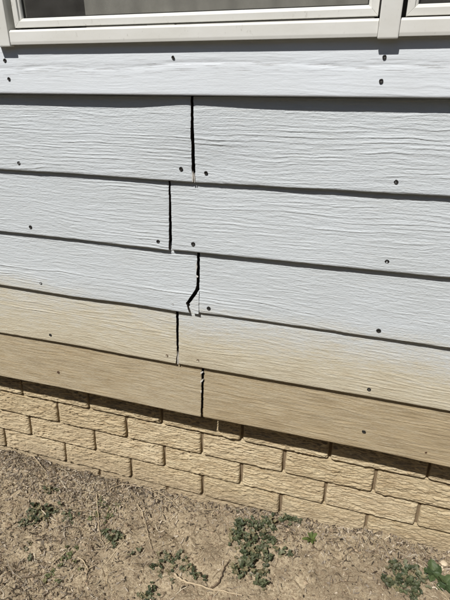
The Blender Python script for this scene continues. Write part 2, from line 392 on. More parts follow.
def nail_mesh(name, mat, r):
    bm = bmesh.new(); n = 12
    prof = [(r * 1.22, 0.0004), (r * 1.05, -0.0009), (r * 0.92, -0.0012), (r * 0.62, -0.0003), (0.0, 0.0003)]
    rings = []
    for q, (rr, yy) in enumerate(prof[:-1]):
        rings.append([bm.verts.new((rr * math.cos(2 * math.pi * i / n) * (1 + 0.1 * math.sin(i * 2.1)), yy, rr * math.sin(2 * math.pi * i / n))) for i in range(n)])
    c = bm.verts.new((0, prof[-1][1], 0))
    for a, b in zip(rings, rings[1:]):
        for i in range(n): bm.faces.new((a[i], a[(i + 1) % n], b[(i + 1) % n], b[i]))
    for i in range(n): bm.faces.new((rings[-1][i], rings[-1][(i + 1) % n], c))
    o = bm_obj(name, bm, mat); me = o.data; bpy.data.objects.remove(o); return me
NM_D, NM_R = nail_mesh('nail', M_NAIL, 0.0042), nail_mesh('nail', M_RUST, 0.0036)
def add_nail(parent, px, py, yplane, tilt=0.06, rust=False, scale=1.0):
    x, z = on_wall(px, py, yplane)
    o = bpy.data.objects.new('nail', NM_R if rust else NM_D); link(o, parent)
    o.location = (x - WLOC.x, yplane - 0.0007 - WLOC.y, z - WLOC.z); o.rotation_euler = (-tilt + random.uniform(-.2, .2), random.uniform(0, 6), random.uniform(-.15, .15)); o.scale = (scale * random.uniform(0.92, 1.12),) * 3
    return o
HB = EXPO + 0.013
# rain-splashed mud: heavy on the lowest course, light on the one above, a trace under that (share, by height on the board)
AMP = (1.0, 0.95, 0.9, 0.85, 0.62)
none_ = lambda U, q: 0 * U
STAIN = [(none_, none_), (none_, none_), (lambda U, q: 0.30 * sst((0.45 - q) / 0.5) * sst((-0.5 - U) / 0.6), lambda U, q: 0.16 * sst((0.3 - q) / 0.35)),
         (lambda U, q: 0.24 + 0.34 * (1 - q) - 0.05 * U, lambda U, q: 0.10 + 0.46 * sst(1.1 - q) - 0.06 * U), (lambda U, q: 0.86 + 0.05 * q, lambda U, q: 0.95 + 0 * U)]
for k, (l0, l1, e0, e1) in enumerate(COURSES):
    E0, E1 = end(e0, 0.0014), end(e1, -0.0019); x0 = float(E0(CZ - .03590 - EXPO * (k + 0.5))); x1 = float(E1(CZ - .03590 - EXPO * (k + 0.5)))
    bl = br = None
    if k == 0:
        bl = lambda U, V: 0.0060 * np.exp(-((U + 0.39) / 0.105) ** 2) * sst((V - 0.03) / 0.11)
        br = lambda U, V: 0.0060 * np.exp(-((U + 0.39) / 0.14) ** 2) * sst((V - 0.03) / 0.11)
    else:
        bl = br = (lambda s: lambda U, V: 0.0022 * np.exp(-((U + 0.40) / 0.06) ** 2) * vn(U * 0 + s, V * 5, 3))(k * 3.3)
    # butt joints stand a hair apart in depth, as nailed
    st = STAIN[k]
    b0 = board('siding_board', XL, x0, line(l0), HB, THK, 3 + k * 2, endR=E0, bulge=bl, stain=st[0], amp=AMP[k])
    b1 = board('siding_board', x1, XR, line(l1), HB, THK, 40 + k * 2, endL=E1, bulge=br, stain=st[1], amp=AMP[k], yoff=0.0006 * (-1) ** k)
    if k == 4:
        b0['label'] = b1['label'] = 'tan mud stained lowest siding board'
    for (px, py) in NAILS[k]:
        x, z = on_wall(px, py); p = b0 if x < x0 else b1
        zb = float(line(l0 if x < x0 else l1)(np.array([x]))[0]); yy = THK * (z - zb) / EXPO
        rust = (k, px) in ((2, 173), (4, 426), (4, 58.5)) or (k == 3 and px in (167, 198))
        add_nail(p, px, py, yy, rust=rust, scale=0.75 if rust and px in (173, 426) else 1.0)
# nails beyond the picture at the same 0.4 m stud spacing
# broken corner of the third course, still hanging beside the crack
def zf(py, px=195): return on_wall(px, py)[1]
fl, fr = end([(198.9, 290.5), (196.4, 295), (189.6, 304.0), (191.2, 307), (193.4, 314)]), end([(199.0, 290), (198.7, 314.5)])
za, zb_ = zf(291.5), zf(313.3); nz, nx = 44, 14
tt = np.linspace(0, 1, nx); zz = np.linspace(zb_, za, nz)
T, ZZ = np.meshgrid(tt, zz, indexing='ij'); U = fl(ZZ) * (1 - T) + (fr(ZZ)) * T - 0.0008
Vv = ZZ - zb_; Yf = THK * Vv / EXPO + grain(U, Vv + 0.013 * 7, 7) - 0.0009 + 0.001 * (1 - T)
front = np.stack([U, Yf, ZZ], -1).reshape(-1, 3); idx = np.arange(nx * nz).reshape(nx, nz)
bi = np.concatenate([idx[:, 0], idx[-1, 1:], idx[-2::-1, -1], idx[0, -2:0:-1]]); back = front[bi].copy(); back[:, 1] += THK * 0.9
N = len(front); nb = len(bi); kk = np.arange(nb); k2 = (kk + 1) % nb
o = mesh_obj('broken_corner', np.concatenate([front, front[bi], back]) - np.array(WLOC), np.concatenate([grid_faces(nx, nz), np.stack([N + k2, N + kk, N + nb + kk, N + nb + k2], -1)]), M_SIDE, wall, True, np.full((N + 2 * nb, 3), 0.08))
o['label'] = 'loose broken corner of the third siding board'
# splinters and old caulk left in the joints
def shard(name, poly, y0, y1, mat, label=None, wob=0.0006):
    bm = bmesh.new(); a, b = [], []
    for (px, py) in poly:
        x, z = on_wall(px, py, y0)
        a.append(bm.verts.new((x - WLOC.x, y0 + random.uniform(-wob, wob) - WLOC.y, z - WLOC.z))); b.append(bm.verts.new((x - WLOC.x, y1 - WLOC.y, z - WLOC.z)))
    n = len(a)
    bm.faces.new(a); bm.faces.new(b[::-1])
    for i in range(n): bm.faces.new((a[i], b[i], b[(i + 1) % n], a[(i + 1) % n]))
    o = bm_obj(name, bm, mat, wall)
    if label: o['label'] = label
    return o
M_CORE = mat_plain('torn_board_core', (0.50, 0.47, 0.42), 0.9, 0.25, 300, 0.8)
shard('splinter', [(192.6,171), (193.6,175), (193.2,181.5), (192.2,182.3), (192.0,176)], 0.0005, 0.007, M_CORE)
shard('splinter', [(194.3,173), (195.1,178), (195.0,182.5), (194.4,182.7), (194.0,178)], 0.001, 0.008, M_CORE)
shard('splinter', [(178.0,351), (178.7,355), (178.5,364.0), (177.4,364.3), (177.2,358)], 0.001, 0.008, M_CORE)
for poly in ([(200.3,372.8),(202.6,371.6),(203.2,372.4),(200.9,373.9)], [(200.2,381.6),(201.6,380.3),(203.2,378.9),(203.3,380.0),(201.9,381.8),(200.4,382.8)],
             [(200.4,391.4),(201.4,391.0),(201.5,392.6),(200.5,393.0)], [(195.6,264),(196.6,263.4),(197.1,267),(196.4,270.5),(195.7,268)], [(195.9,275.5),(197.9,276.6),(197.7,277.6),(196,276.8)]):
    shard('caulk_fragment', poly, 0.003, 0.006, M_CAULK)

# felt and framing behind the boards
box('wall_sheathing', XL - WLOC.x, XR - WLOC.x, 0.0235, 0.10, Z0 - 5 * EXPO + 0.012 - WLOC.z, Z0 + 0.115 - WLOC.z, M_FELT, wall)
# trim board under the window
TY = -0.0098; zt = on_wall(225, 96.0, TY)[1]; ZW = CZ + 0.0785
trim = board('trim_board', XL, XR, lambda x: zt + 0 * x, 0.118, 0.0, 77, mat=M_TRIM, thick=0.019, amp=0.28, yoff=TY,
             bulge=lambda U, V: -0.0008 * np.exp(-((V - 0.050 - 0.012 * vn(U * 1.7, 0 * V, 8) - 0.004 * vn(U * 9, V * 0, 5)) / 0.006) ** 2) * (0.4 + np.abs(vn(U * 14, V * 130, 6))))
for p in ((5,60.5), (9,79), (173,57.5), (384.5,57), (381.2,81)): add_nail(trim, *p, TY, 0.0, scale=0.82)

# ------------------------------------------------------------------ window
FY = -0.0228            # front of the frame
win = bpy.data.objects.new('window', None); link(win, wall); win['label'] = 'off white two light window with grey shade behind the left pane'
win.empty_display_size = 0.05
def wb(name, x0, x1, y0, y1, z0, z1, mat=None, bevel=0.0022):
    return box(name, x0 - WLOC.x, x1 - WLOC.x, y0 - WLOC.y, y1 - WLOC.y, z0 - WLOC.z, z1 - WLOC.z, mat or M_FRAME, win, bevel)
ZB = on_wall(225, 40.3, FY)[1]; ZH = CZ + 0.98; ZR = on_wall(225, 23.0, FY)[1]
XM0, XM1 = -0.0125, 0.0240           # mullion
XJ1 = -0.8135; XJ0 = XJ1 - 0.040      # left jamb
XE = 0.8135 + 0.0115                  # right end, mirrored
def rail(x0, x1):
    # sloped bottom rail: front lip, drip edge and back leg
    p = [(FY, ZB), (FY - 0.0008, ZB + 0.006), (FY, ZR - 0.004), (FY + 0.004, ZR), (FY + 0.022, ZR + 0.002), (FY + 0.022, ZR - 0.006), (0.02, ZR - 0.006), (0.02, ZB + 0.004), (FY + 0.010, ZB + 0.001)]
    extrude_profile('bottom_rail', [(y, z - WLOC.z) for y, z in p], 'x', x0 - WLOC.x, x1 - WLOC.x, M_FRAME, win)
rail(XJ1 + 0.0006, XM0 - 0.0006); rail(XM1 + 0.0006, XE - 0.0006)
wb('mullion', XM0, XM1, FY - 0.004, 0.03, ZB - 0.003, ZH)
wb('jamb', XJ0, XJ1, FY - 0.003, 0.03, ZB - 0.003, ZH); wb('jamb', XE, XE + 0.04, FY - 0.003, 0.03, ZB - 0.003, ZH)
wb('head_rail', XJ0, XE + 0.04, FY - 0.003, 0.03, ZH + 0.001, ZH + 0.045)
wb('gap_strip', XJ1 - 0.0, XM0, 0.0005, 0.030, ZR - 0.004, ZR + 0.002, M_GASK_GAP, 0); wb('gap_strip', XM1, XE, 0.0005, 0.030, ZR - 0.004, ZR + 0.002, M_GASK_GAP, 0)  # black strips stand in for the dark gap below each sash
def sash(x0, x1, z0, z1):
    w = 0.0185; y0, y1 = -0.014, 0.010
    # stepped rails, mitred at the corners
    prof = [(y0, 0.0), (y0, 0.0125), (y0 + 0.004, 0.0135), (y0 + 0.005, w - 0.0015), (y0 + 0.0075, w), (y1, w), (y1, 0.0)]
    def bar(a, b, horiz, base, sgn):
        bm = bmesh.new(); R = []
        for t in (a, b):
            s = 1 if t == a else -1
            row = []
            for y, h in prof:
                q = base + sgn * h; tt = t + s * h
                p = (tt, y, q) if horiz else (q, y, tt)
                row.append(bm.verts.new((p[0] - WLOC.x, p[1] - WLOC.y, p[2] - WLOC.z)))
            R.append(row)
        n = len(prof)
        for i in range(n): bm.faces.new((R[0][i], R[0][(i + 1) % n], R[1][(i + 1) % n], R[1][i]))
        bm.faces.new(R[0]); bm.faces.new(R[1])
        bm_obj('sash_rail', bm, M_FRAME, win, bevel=0.0007)
    bar(x0, x1, True, z0, 1); bar(x0, x1, True, z1, -1); bar(z0, z1, False, x0, 1); bar(z0, z1, False, x1, -1)
    g = 0.0022
    wb('gasket', x0 + w, x1 - w, y0 + 0.012, y0 + 0.016, z0 + w - 0.001, z0 + w + g, M_GASK_GAP, 0); wb('gasket', x0 + w - 0.001, x0 + w + g, y0 + 0.0118, y0 + 0.0162, z0 + w, z1 - w, M_GASK_GAP, 0)
    wb('gasket', x1 - w - g, x1 - w + 0.001, y0 + 0.0118, y0 + 0.0162, z0 + w, z1 - w, M_GASK_GAP, 0)
    wb('glass_pane', x0 + 0.01, x1 - 0.01, 0.0005, 0.0035, z0 + 0.01, z1 - 0.01, M_GLASS, 0)
sash(XJ1 + 0.012, XM0 - 0.0035, ZR + 0.0045, ZH - 0.005); sash(XM1 + 0.0085, XE - 0.006, ZR + 0.0030, ZH - 0.005)
wb('jamb_groove', XJ1 - 0.001, XJ1 + 0.011, 0.004, 0.02, ZR, ZH - 0.003, M_GASK_GAP, 0); wb('jamb_groove', XM1, XM1 + 0.008, 0.004, 0.02, ZR, ZH - 0.003, M_GASK_GAP, 0)  # solid black strips fill the grooves beside the sashes
# roller shade in the left light, dim room behind
x_s = -0.655
nxs = 160; xs_ = np.linspace(x_s, XM0, nxs); zs = np.array([ZR + 0.012, ZH])
sv = [(x - WLOC.x, 0.050 + 0.004 * math.sin(x * 60) + 0.002 * math.sin(x * 143), z - WLOC.z) for x in xs_ for z in zs]
mesh_obj('window_shade', sv, grid_faces(nxs, 2), M_SHADE, win)
wb('shade_hem', x_s, XM0 - 0.01, 0.044, 0.056, ZR + 0.004, ZR + 0.014, M_SHADE, 0.003)
wb('inner_sill', XJ0, XE + 0.03, 0.032, 0.14, ZB + 0.005, ZR - 0.003, M_FRAME)
wb('pale_block', -0.50, -0.435, 0.0365, 0.043, ZR - 0.001, ZR + 0.030, M_FRAME, 0.002)  # pale block standing low behind the left pane
# room shell
bm = bmesh.new()
add_box(bm, -2.5 - WLOC.x, 1.8 - WLOC.x, 0.16, 3.0, Z0 - 0.8 - WLOC.z, CZ + 1.3 - WLOC.z); bm.normal_update()
dele = [f for f in bm.faces if f.normal.y < -0.9]; bmesh.ops.delete(bm, geom=dele, context='FACES')
bm_obj('room_shell', bm, M_ROOM, wall)
# wall above and beside the window (outside the picture)
for k in range(7):
    z = zt + 0.118 + 0.012 + k * EXPO
    for (a, b) in ((XL, XJ0 - 0.004), (XE + 0.044, XR)):
        zz = (lambda z: lambda x: z + 0 * x)(z)
        board('siding_board', a, b, zz, HB, THK, 90 + k, xs=np.arange(a, b, 0.02), step=0.004)
    if z > ZH + 0.05: board('siding_board', XJ0 + 0.02, XE + 0.02, (lambda z: lambda x: z + 0 * x)(z), HB, THK, 97 + k, xs=np.arange(XJ0 - 0.002, XE + 0.042, 0.02), step=0.004)
for (a, b) in ((XL, XJ0), (XE + 0.04, XR)):
    box('wall_sheathing', a - WLOC.x, b - WLOC.x, 0.0235, 0.10, Z0 + 0.1155 - WLOC.z, zt + 0.13 + 7 * EXPO - WLOC.z, M_FELT, wall)
box('wall_sheathing', XJ0 + 0.001 - WLOC.x, XE + 0.039 - WLOC.x, 0.0305, 0.10, ZH + 0.046 - WLOC.z, zt + 0.13 + 7 * EXPO - WLOC.z, M_FELT, wall)
box('eave_board', XL - WLOC.x, XR - WLOC.x, -0.03, 0.10, zt + 0.145 + 7 * EXPO - WLOC.z, zt + 0.345 + 7 * EXPO - WLOC.z, M_TRIM, wall)
# floor rim above the skirting
box('floor_rim', XL - WLOC.x, XR - WLOC.x, 0.05, 0.60, Z0 - 5 * EXPO + 0.03 - WLOC.z, Z0 - 5 * EXPO + 0.09 - WLOC.z, M_FELT, wall, 0)

# ------------------------------------------------------------------ brick skirting
SB = 0.084; BW, BH = 0.27432, 0.0935618; BX0 = -0.960699; BZ0 = CZ - 1.022494
sk_t = thing('brick_skirting', 'tan split face brick skirting below the siding', 'skirting', (-0.4, SB, 0.0))
SL = Vector(sk_t.location)
JW = 0.0086
def brick(row, i):
    off = 0 if row % 2 else 0.5
    xa = BX0 + BW * (i + off) + JW / 2 + random.uniform(-.0012, .0012); xb = BX0 + BW * (i + off + 1) - JW / 2 + random.uniform(-.0012, .0012)
    if xa < XL or xb > XR: return
    vis = xb > -1.6 and xa < 0.6; near = xb > -2.1 and xa < 1.3
    nx, nz = (100, 62) if vis else (64, 40) if near else (24, 14)
    z0 = BZ0 - row * BH; z1 = z0 + BH - 0.0040
    u = np.linspace(0, 1, nx); u = 0.5 - 0.5 * np.cos(np.pi * (0.12 + 0.76 * u)) ; u = (u - u[0]) / (u[-1] - u[0])
    v = np.linspace(0, 1, nz)
    A, B = np.meshgrid(u, v, indexing='ij'); x = xa + (xb - xa) * A; z = z0 + (z1 - z0) * B
    s = row * 31 + i * 7 + 5
    du = np.minimum(A, 1 - A) * (xb - xa); dt = (1 - B) * (z1 - z0); db = B * (z1 - z0)
    w = 0.004 * vn(x * 11, z * 22, s) + 0.003 * vn(x * 34, z * 40, s + 1)
    q = (z + w + (x - xa) * 0.03 * ((s % 3) - 1)) / 0.0078; fr_ = q - np.floor(q); kk = np.floor(q).astype(int)
    rd = np.where(fr_ < 0.7, fr_ / 0.7, (1 - fr_) / 0.3)
    h = 0.0029 * (rd - 0.5) * np.clip(0.45 + 1.1 * vn(x * 26, kk * 0.9, s + 2), 0.0, 1.3)
    h = h + 0.0016 * fbm(x * 30, z * 85, s + 3, 3) + 0.0042 * vn(x * 64, z * 230, s + 4) * (0.6 + 0.6 * vn(x * 20, z * 30, s + 12)) + 0.0018 * vn(x * 170, z * 330, s + 9)
    # pillow: rolled top edge, crisp over-hanging lower edge, rounded ends
    edge = 0.009 * np.exp(-dt / 0.005) + 0.0055 * np.exp(-du / 0.0026) + 0.0015 * np.exp(-db / 0.0015)
    y = -h * sst(du / 0.006 + 0.25) * sst(db / 0.006 + 0.3) * sst(dt / 0.008 + 0.3) + edge - 0.0098 * (1 - B)
    x = x + 0.0006 * vn(z * 60, x * 0, s + 6) * (1 - sst(du / 0.02)); z = z + 0.0005 * vn(x * 40, z * 0, s + 7) * (1 - sst(np.minimum(dt, db) / 0.02))
    front = np.stack([x, y, z], -1).reshape(-1, 3); idx = np.arange(nx * nz).reshape(nx, nz)
    bi = np.concatenate([idx[:, 0], idx[-1, 1:], idx[-2::-1, -1], idx[0, -2:0:-1]]); back = front[bi].copy(); back[:, 1] = 0.022
    N = len(front); nb = len(bi); k = np.arange(nb); k2 = (k + 1) % nb
    V = np.concatenate([front, back]); V[:, 0] -= SL.x; V[:, 2] -= SL.z
    mesh_obj('brick', V, np.concatenate([grid_faces(nx, nz), np.stack([bi[k2], bi[k], N + k, N + k2], -1)]), M_BRICK, sk_t)
for row in range(0, 5):
    for i in range(-6, 11): brick(row, i)
box('mortar_panel', XL - SL.x, XR - SL.x, 0.0068, 0.045, -0.10, BZ0 + BH + 0.05, M_MORT, sk_t, 0)

# ------------------------------------------------------------------ litter
def feather(x, y): return sst((x + 1.95) / 0.3) * sst((1.2 - x) / 0.3) * sst((y + 0.8) / 0.25)      # thins out towards the yard
def straw_mesh(n, seed, lmin, lmax, wmin, wmax, pal, dens, lift=0.004, curl=0.35):
    rs = np.random.RandomState(seed)
    n = int(n * 1.45)
    x = rs.uniform(-1.95, 1.2, n * 4); y = rs.uniform(-0.8, SB - 0.006, n * 4)
    keep = rs.rand(n * 4) < dens(x, y) * feather(x, y); x, y = x[keep][:n], y[keep][:n]; n = len(x)
    L = lmin + (lmax - lmin) * rs.rand(n) ** 2.2; a = rs.uniform(0, 2 * np.pi, n); W = rs.uniform(wmin, wmax, n); cu = rs.normal(0, curl, n)
    K = 5; t = np.linspace(-0.5, 0.5, K); V = np.zeros((n, K, 2, 3))
    h0 = rs.uniform(0.0004, lift, n); pit = rs.normal(0, 0.16, n); tw = rs.uniform(-0.9, 0.9, n)
    for k in range(K):
        aa = a + cu * t[k] * 1.2; px = x + np.cos(aa) * L * t[k]; py = np.minimum(y + np.sin(aa) * L * t[k], SB - 0.003)
        z = ground_z(px, py, True) + h0 + np.abs(pit) * L * (t[k] + 0.5) * 0.7
        ww = W * (0.55 + 0.45 * math.sin(math.pi * (k + 0.6) / (K + 0.2)))
        for s in (0, 1):
            q = (s - 0.5) * ww
            V[:, k, s, 0] = px - np.sin(aa) * q; V[:, k, s, 1] = py + np.cos(aa) * q; V[:, k, s, 2] = z + q * tw
    idx = np.arange(n * K * 2).reshape(n, K, 2)
    F = np.stack([idx[:, :-1, 0], idx[:, 1:, 0], idx[:, 1:, 1], idx[:, :-1, 1]], -1).reshape(-1, 4)
    pal = np.array(pal); c = pal[rs.randint(0, len(pal), n)] * rs.uniform(0.7, 1.2, (n, 1)); C = np.repeat(c, K * 2, axis=0)
    return V.reshape(-1, 3), F, C
STRAW = [(0.50, 0.40, 0.25), (0.42, 0.33, 0.20), (0.60, 0.50, 0.34), (0.34, 0.27, 0.18), (0.30, 0.26, 0.21), (0.20, 0.145, 0.09), (0.11, 0.08, 0.05), (0.68, 0.60, 0.45)]
GREY = [(0.26, 0.215, 0.17), (0.20, 0.16, 0.12), (0.33, 0.28, 0.22), (0.15, 0.115, 0.08), (0.44, 0.37, 0.28), (0.07, 0.052, 0.036), (0.05, 0.04, 0.028), (0.11, 0.085, 0.06), (0.52, 0.45, 0.35)]  # darkest tones stand in for shadowed gaps in the litter
def band(x, y):   # how much litter lies here: most by the wall and on the left
    wl = np.exp(-(SB - y) / 0.085); lf = sst((-0.45 - x) / 0.35)
    pl = np.exp(-(((x + 0.36) / 0.13) ** 2 + ((y + 0.05) / 0.10) ** 2)) 
    return np.clip((1 - 0.75 * pl) * (0.07 + 0.68 * wl + 0.42 * lf * (0.6 + 0.4 * fbm(x * 9, y * 9, 3, 2))), 0.03, 1)
def build_stuff(name, label, parts, mat):
    off = 0; Vs, Fs, Cs = [], [], []
    for V, F, C in parts: Vs.append(V); Fs.append(F + off); Cs.append(C); off += len(V)
    o = mesh_obj(name, np.concatenate(Vs), np.concatenate(Fs), mat, smooth=False, attr=np.concatenate(Cs))
    o['kind'] = 'stuff'; o['label'] = label; o['category'] = name.split('_')[-1]
    return o
build_stuff('straw_litter', 'dry straw and stem bits scattered over the soil', [
    straw_mesh(14000, 1, 0.004, 0.035, 0.0005, 0.0013, STRAW, band), straw_mesh(1300, 2, 0.03, 0.10, 0.0006, 0.0014, STRAW, lambda x, y: band(x, y) ** 1.5, 0.007, 0.32),
    straw_mesh(18000, 3, 0.004, 0.020, 0.0012, 0.0042, GREY, lambda x, y: band(x, y) ** 1.3, 0.007),
    straw_mesh(3500, 4, 0.006, 0.03, 0.0005, 0.0012, [(0.50, 0.40, 0.26), (0.42, 0.33, 0.21)], lambda x, y: 0.05 + 0.8 * np.exp(-(((x + 0.38) / 0.12) ** 2 + ((y + 0.06) / 0.1) ** 2)))], M_LIT)
def grains(n, seed, rmin, rmax, pal, dens):
    rs = np.random.RandomState(seed); n = int(n * 1.45)
    x = rs.uniform(-1.95, 1.2, n * 4); y = rs.uniform(-0.8, SB - 0.006, n * 4)
    keep = rs.rand(n * 4) < dens(x, y) * feather(x, y); x, y = x[keep][:n], y[keep][:n]; n = len(x)
    r = rmin + (rmax - rmin) * rs.rand(n) ** 3
    base = np.array([(1, 0, 0), (0, 1, 0), (-1, 0, 0), (0, -1, 0), (0, 0, 1), (0, 0, -1), ]) 
    z = ground_z(x, y, True)
    V = np.zeros((n, 6, 3)); ang = rs.uniform(0, 6.3, n); J = rs.uniform(0.6, 1.25, (n, 6))
    for k, b in enumerate(base):
        bx = b[0] * np.cos(ang) - b[1] * np.sin(ang); by = b[0] * np.sin(ang) + b[1] * np.cos(ang)
        V[:, k, 0] = x + bx * r * J[:, k]; V[:, k, 1] = y + by * r * J[:, k]; V[:, k, 2] = z + r * 0.35 + b[2] * r * 0.7 * J[:, k]
    tri = np.array([(0, 1, 4), (1, 2, 4), (2, 3, 4), (3, 0, 4), (1, 0, 5), (2, 1, 5), (3, 2, 5), (0, 3, 5)])
    F = (np.arange(n)[:, None, None] * 6 + tri[None]).reshape(-1, 3)
    pal = np.array(pal); C = np.repeat(pal[rs.randint(0, len(pal), n)] * rs.uniform(0.75, 1.2, (n, 1)), 6, axis=0)
    return V.reshape(-1, 3), F, C
build_stuff('soil_crumbs', 'small crumbs of soil and grit on the bare ground', [
    grains(24000, 5, 0.0007, 0.0032, [(0.42, 0.33, 0.22), (0.30, 0.225, 0.145), (0.50, 0.41, 0.29), (0.22, 0.16, 0.10)], lambda x, y: 0.35 + 0.4 * np.clip(fbm(x * 8, y * 8, 4, 2) + 0.3, 0, 1)),
    grains(2600, 6, 0.003, 0.0085, [(0.30, 0.225, 0.15), (0.40, 0.31, 0.21), (0.20, 0.15, 0.10)], lambda x, y: 0.08 + 0.5 * np.exp(-(SB - y) / 0.10) + 0.35 * sst((-0.5 - x) / 0.3))], M_LIT)

# ------------------------------------------------------------------ weeds
def leaf_cloud(clumps, size, seed, greens, per=1.0, hmax=0.03, lobes=3):
    """many small cupped leaves on short stalks; clumps = [(pixel x, pixel y, pixel radius)]"""
    rs = np.random.RandomState(seed); V, F, C = [], [], []; SV, SF = [], []
    for (px, py, pr) in clumps:
        c = on_ground(px, py); rad = pr * (Vector((c.x, c.y + CD, c.z - CZ)).length) / FPX
        nst = max(3, int(per * 26 * (rad / 0.03) ** 1.5))
        for s in range(nst):
            a = rs.uniform(0, 6.283); q = rad * rs.rand() ** 0.7 * (0.75 + 0.45 * rs.rand() + (rs.rand() < 0.16) * 0.9 * rs.rand()); x = c.x + q * math.cos(a); y = min(c.y + q * math.sin(a), SB - 0.02)
            gz = float(ground_z(np.array([x]), np.array([y]))[0])
            hh = gz + hmax * (0.2 + 0.8 * rs.rand()) * (1.1 - 0.6 * q / max(rad, 1e-6) * 0.8)
            tip = Vector((x, y, hh)); root = Vector((c.x + (x - c.x) * 0.6, c.y + (y - c.y) * 0.6, gz - 0.001))
            # stalk: three sided
            b = len(SV); w = 0.0006
            for P in (root, tip):
                for k in range(3): SV.append((P.x + w * math.cos(k * 2.1), P.y + w * math.sin(k * 2.1), P.z))
            for k in range(3): SF.append((b + k, b + (k + 1) % 3, b + 3 + (k + 1) % 3, b + 3 + k))
            col = np.array(greens[rs.randint(len(greens))]) * rs.uniform(0.7, 1.3)
            a0 = rs.uniform(0, 6.283)
            for l in range(lobes):
                az = a0 + l * 6.283 / lobes + rs.normal(0, 0.3); sz = size * rs.uniform(0.45, 1.15); droop = rs.normal(0.05, 0.5)
                d = Vector((math.cos(az), math.sin(az), droop)).normalized(); sd_ = Vector((-math.sin(az), math.cos(az), rs.normal(0, 0.3))).normalized(); up = d.cross(sd_)
                b = len(V)
                pts = [(0, 0, 0)]
                no = 9
                for k in range(no):
                    th = -2.5 + 5.0 * k / (no - 1); rr = sz * 0.5 * (1 + 0.16 * math.sin(k * 2.7 + l) - (0.15 if k % 3 == 1 else 0))
                    pts.append((sz * 0.48 + rr * math.cos(th), rr * 0.95 * math.sin(th), 0.20 * rr * abs(math.sin(th)) + rs.normal(0, 0.05) * rr))
                pts.append((sz * 0.45, 0, -0.10 * sz))
                for (p, q2, r2) in pts:
                    w_ = tip + d * p + sd_ * q2 + up * r2; V.append((w_.x, min(w_.y, SB - 0.006), max(w_.z, gz + 0.0015))); C.append(col)
                ce = b + no + 1
                for k in range(no): F.append((b + k, b + k + 1, ce))
                F.append((b + no, b, ce))
    return np.array(V), np.array(F), np.array(C), np.array(SV), np.array(SF)
GR = [(0.120, 0.135, 0.070), (0.085, 0.102, 0.050), (0.185, 0.190, 0.115), (0.058, 0.074, 0.036), (0.23, 0.20, 0.11)]
GY = [(0.15, 0.165, 0.070), (0.11, 0.13, 0.055), (0.20, 0.19, 0.09)]
def weed(name, label, clumps, size, seed, greens=GR, per=1.0, hmax=0.03, lobes=3, group=None):
    c = on_ground(*clumps[0][:2]); t = thing(name, label, 'weed', c, group)
    V, F, C, SV, SF = leaf_cloud(clumps, size, seed, greens, per, hmax, lobes)
    o = mesh_obj('foliage', V - np.array(c), F, M_LEAF, t, False, C); o['kind'] = 'stuff'
    s = mesh_obj('stems', SV - np.array(c), SF, M_STEM, t); s['kind'] = 'stuff'
    return t
weed('weed_plant', 'largest grey green weed mat, spreading from the skirting to the foreground', [(255,530,10),(240,527,9),(268,526,9),(287,520,7),(297,521,4),(236,540,8),(252,545,10),(270,543,7),(283,553,6),(244,556,8),(262,556,8),(250,566,8),(267,563,5),(240,574,6),(259,578,7),(263,586,5),(232,570,4)], 0.0115, 21, per=0.9, hmax=0.027)
weed('weed_plant', 'feathery grey green weed patch left of the broad leaved weed', [(402,578,8),(394,571,6),(412,575,7),(386,582,5),(409,587,7),(398,586,6),(420,583,6),(414,596,6)], 0.0115, 22, per=0.9, hmax=0.03)
weed('weed_plant', 'low dark weed clump at the lower left, below the mulch mound', [(37,516,8),(29,520,5),(44,511,6),(40,522,5),(52,513,4),(33,509,4),(24,524,3),(47,519,4),(58,508,3)], 0.010, 23, per=0.7, hmax=0.026)
weed('weed_plant', 'sparse weed patch beside the bare soil, above the tan twig', [(178,566,8),(168,561,6),(187,570,6),(160,566,5),(193,574,4),(180,555,4),(173,573,5),(166,552,3),(158,558,3),(186,560,3),(199,577,3),(205,581,2),(171,581,3),(161,575,3),(153,570,3)], 0.0085, 24, per=0.7, hmax=0.018)
weed('weed_plant', 'small weed at the foot of the pale upright twig', [(110,538,6),(118,537,4),(104,534,3),(122,540,2),(113,545,3)], 0.010, 25, per=0.9, hmax=0.02)
weed('weed_plant', 'small faded weed among grey litter by the curved dry stem', [(104,508,7),(112,513,5),(98,515,4),(108,520,4),(117,507,3),(92,521,3),(101,500,3)], 0.008, 26, GY, 0.7, 0.016)
weed('weed_plant', 'tiny weed seedling right of the low dark weed clump', [(66,518,4),(73,521,3),(70,513,2),(78,517,2),(64,524,2)], 0.009, 27, per=0.7, hmax=0.016)
weed('weed_plant', 'tiny dark weed between the low dark clump and the skirting', [(48,492,5),(56,490,3)], 0.009, 28, per=0.7, hmax=0.018)
weed('weed_plant', 'lowest weed tuft, at the bottom edge left of the tan twig', [(150,594,7),(143,599,4)], 0.010, 29, per=0.9, hmax=0.02)
weed('weed_plant', 'scattered weed sprigs amid straw at the lower left', [(68,558,4),(72,555,3),(50,578,4),(55,573,3),(46,583,2),(75,564,3),(62,566,2),(80,571,3),(58,583,3),(66,549,3),(77,549,2)], 0.008, 30, GY, 0.6, 0.014)
weed('weed_plant', 'two tiny weed sprigs near the left edge, below the low dark clump', [(26,546,4),(31,559,3)], 0.009, 31, per=0.6, hmax=0.016)
weed('weed_plant', 'pair of round weed leaves in the middle of the bare ground', [(132,555,3),(139,552,2)], 0.010, 32, per=0.5, hmax=0.016)
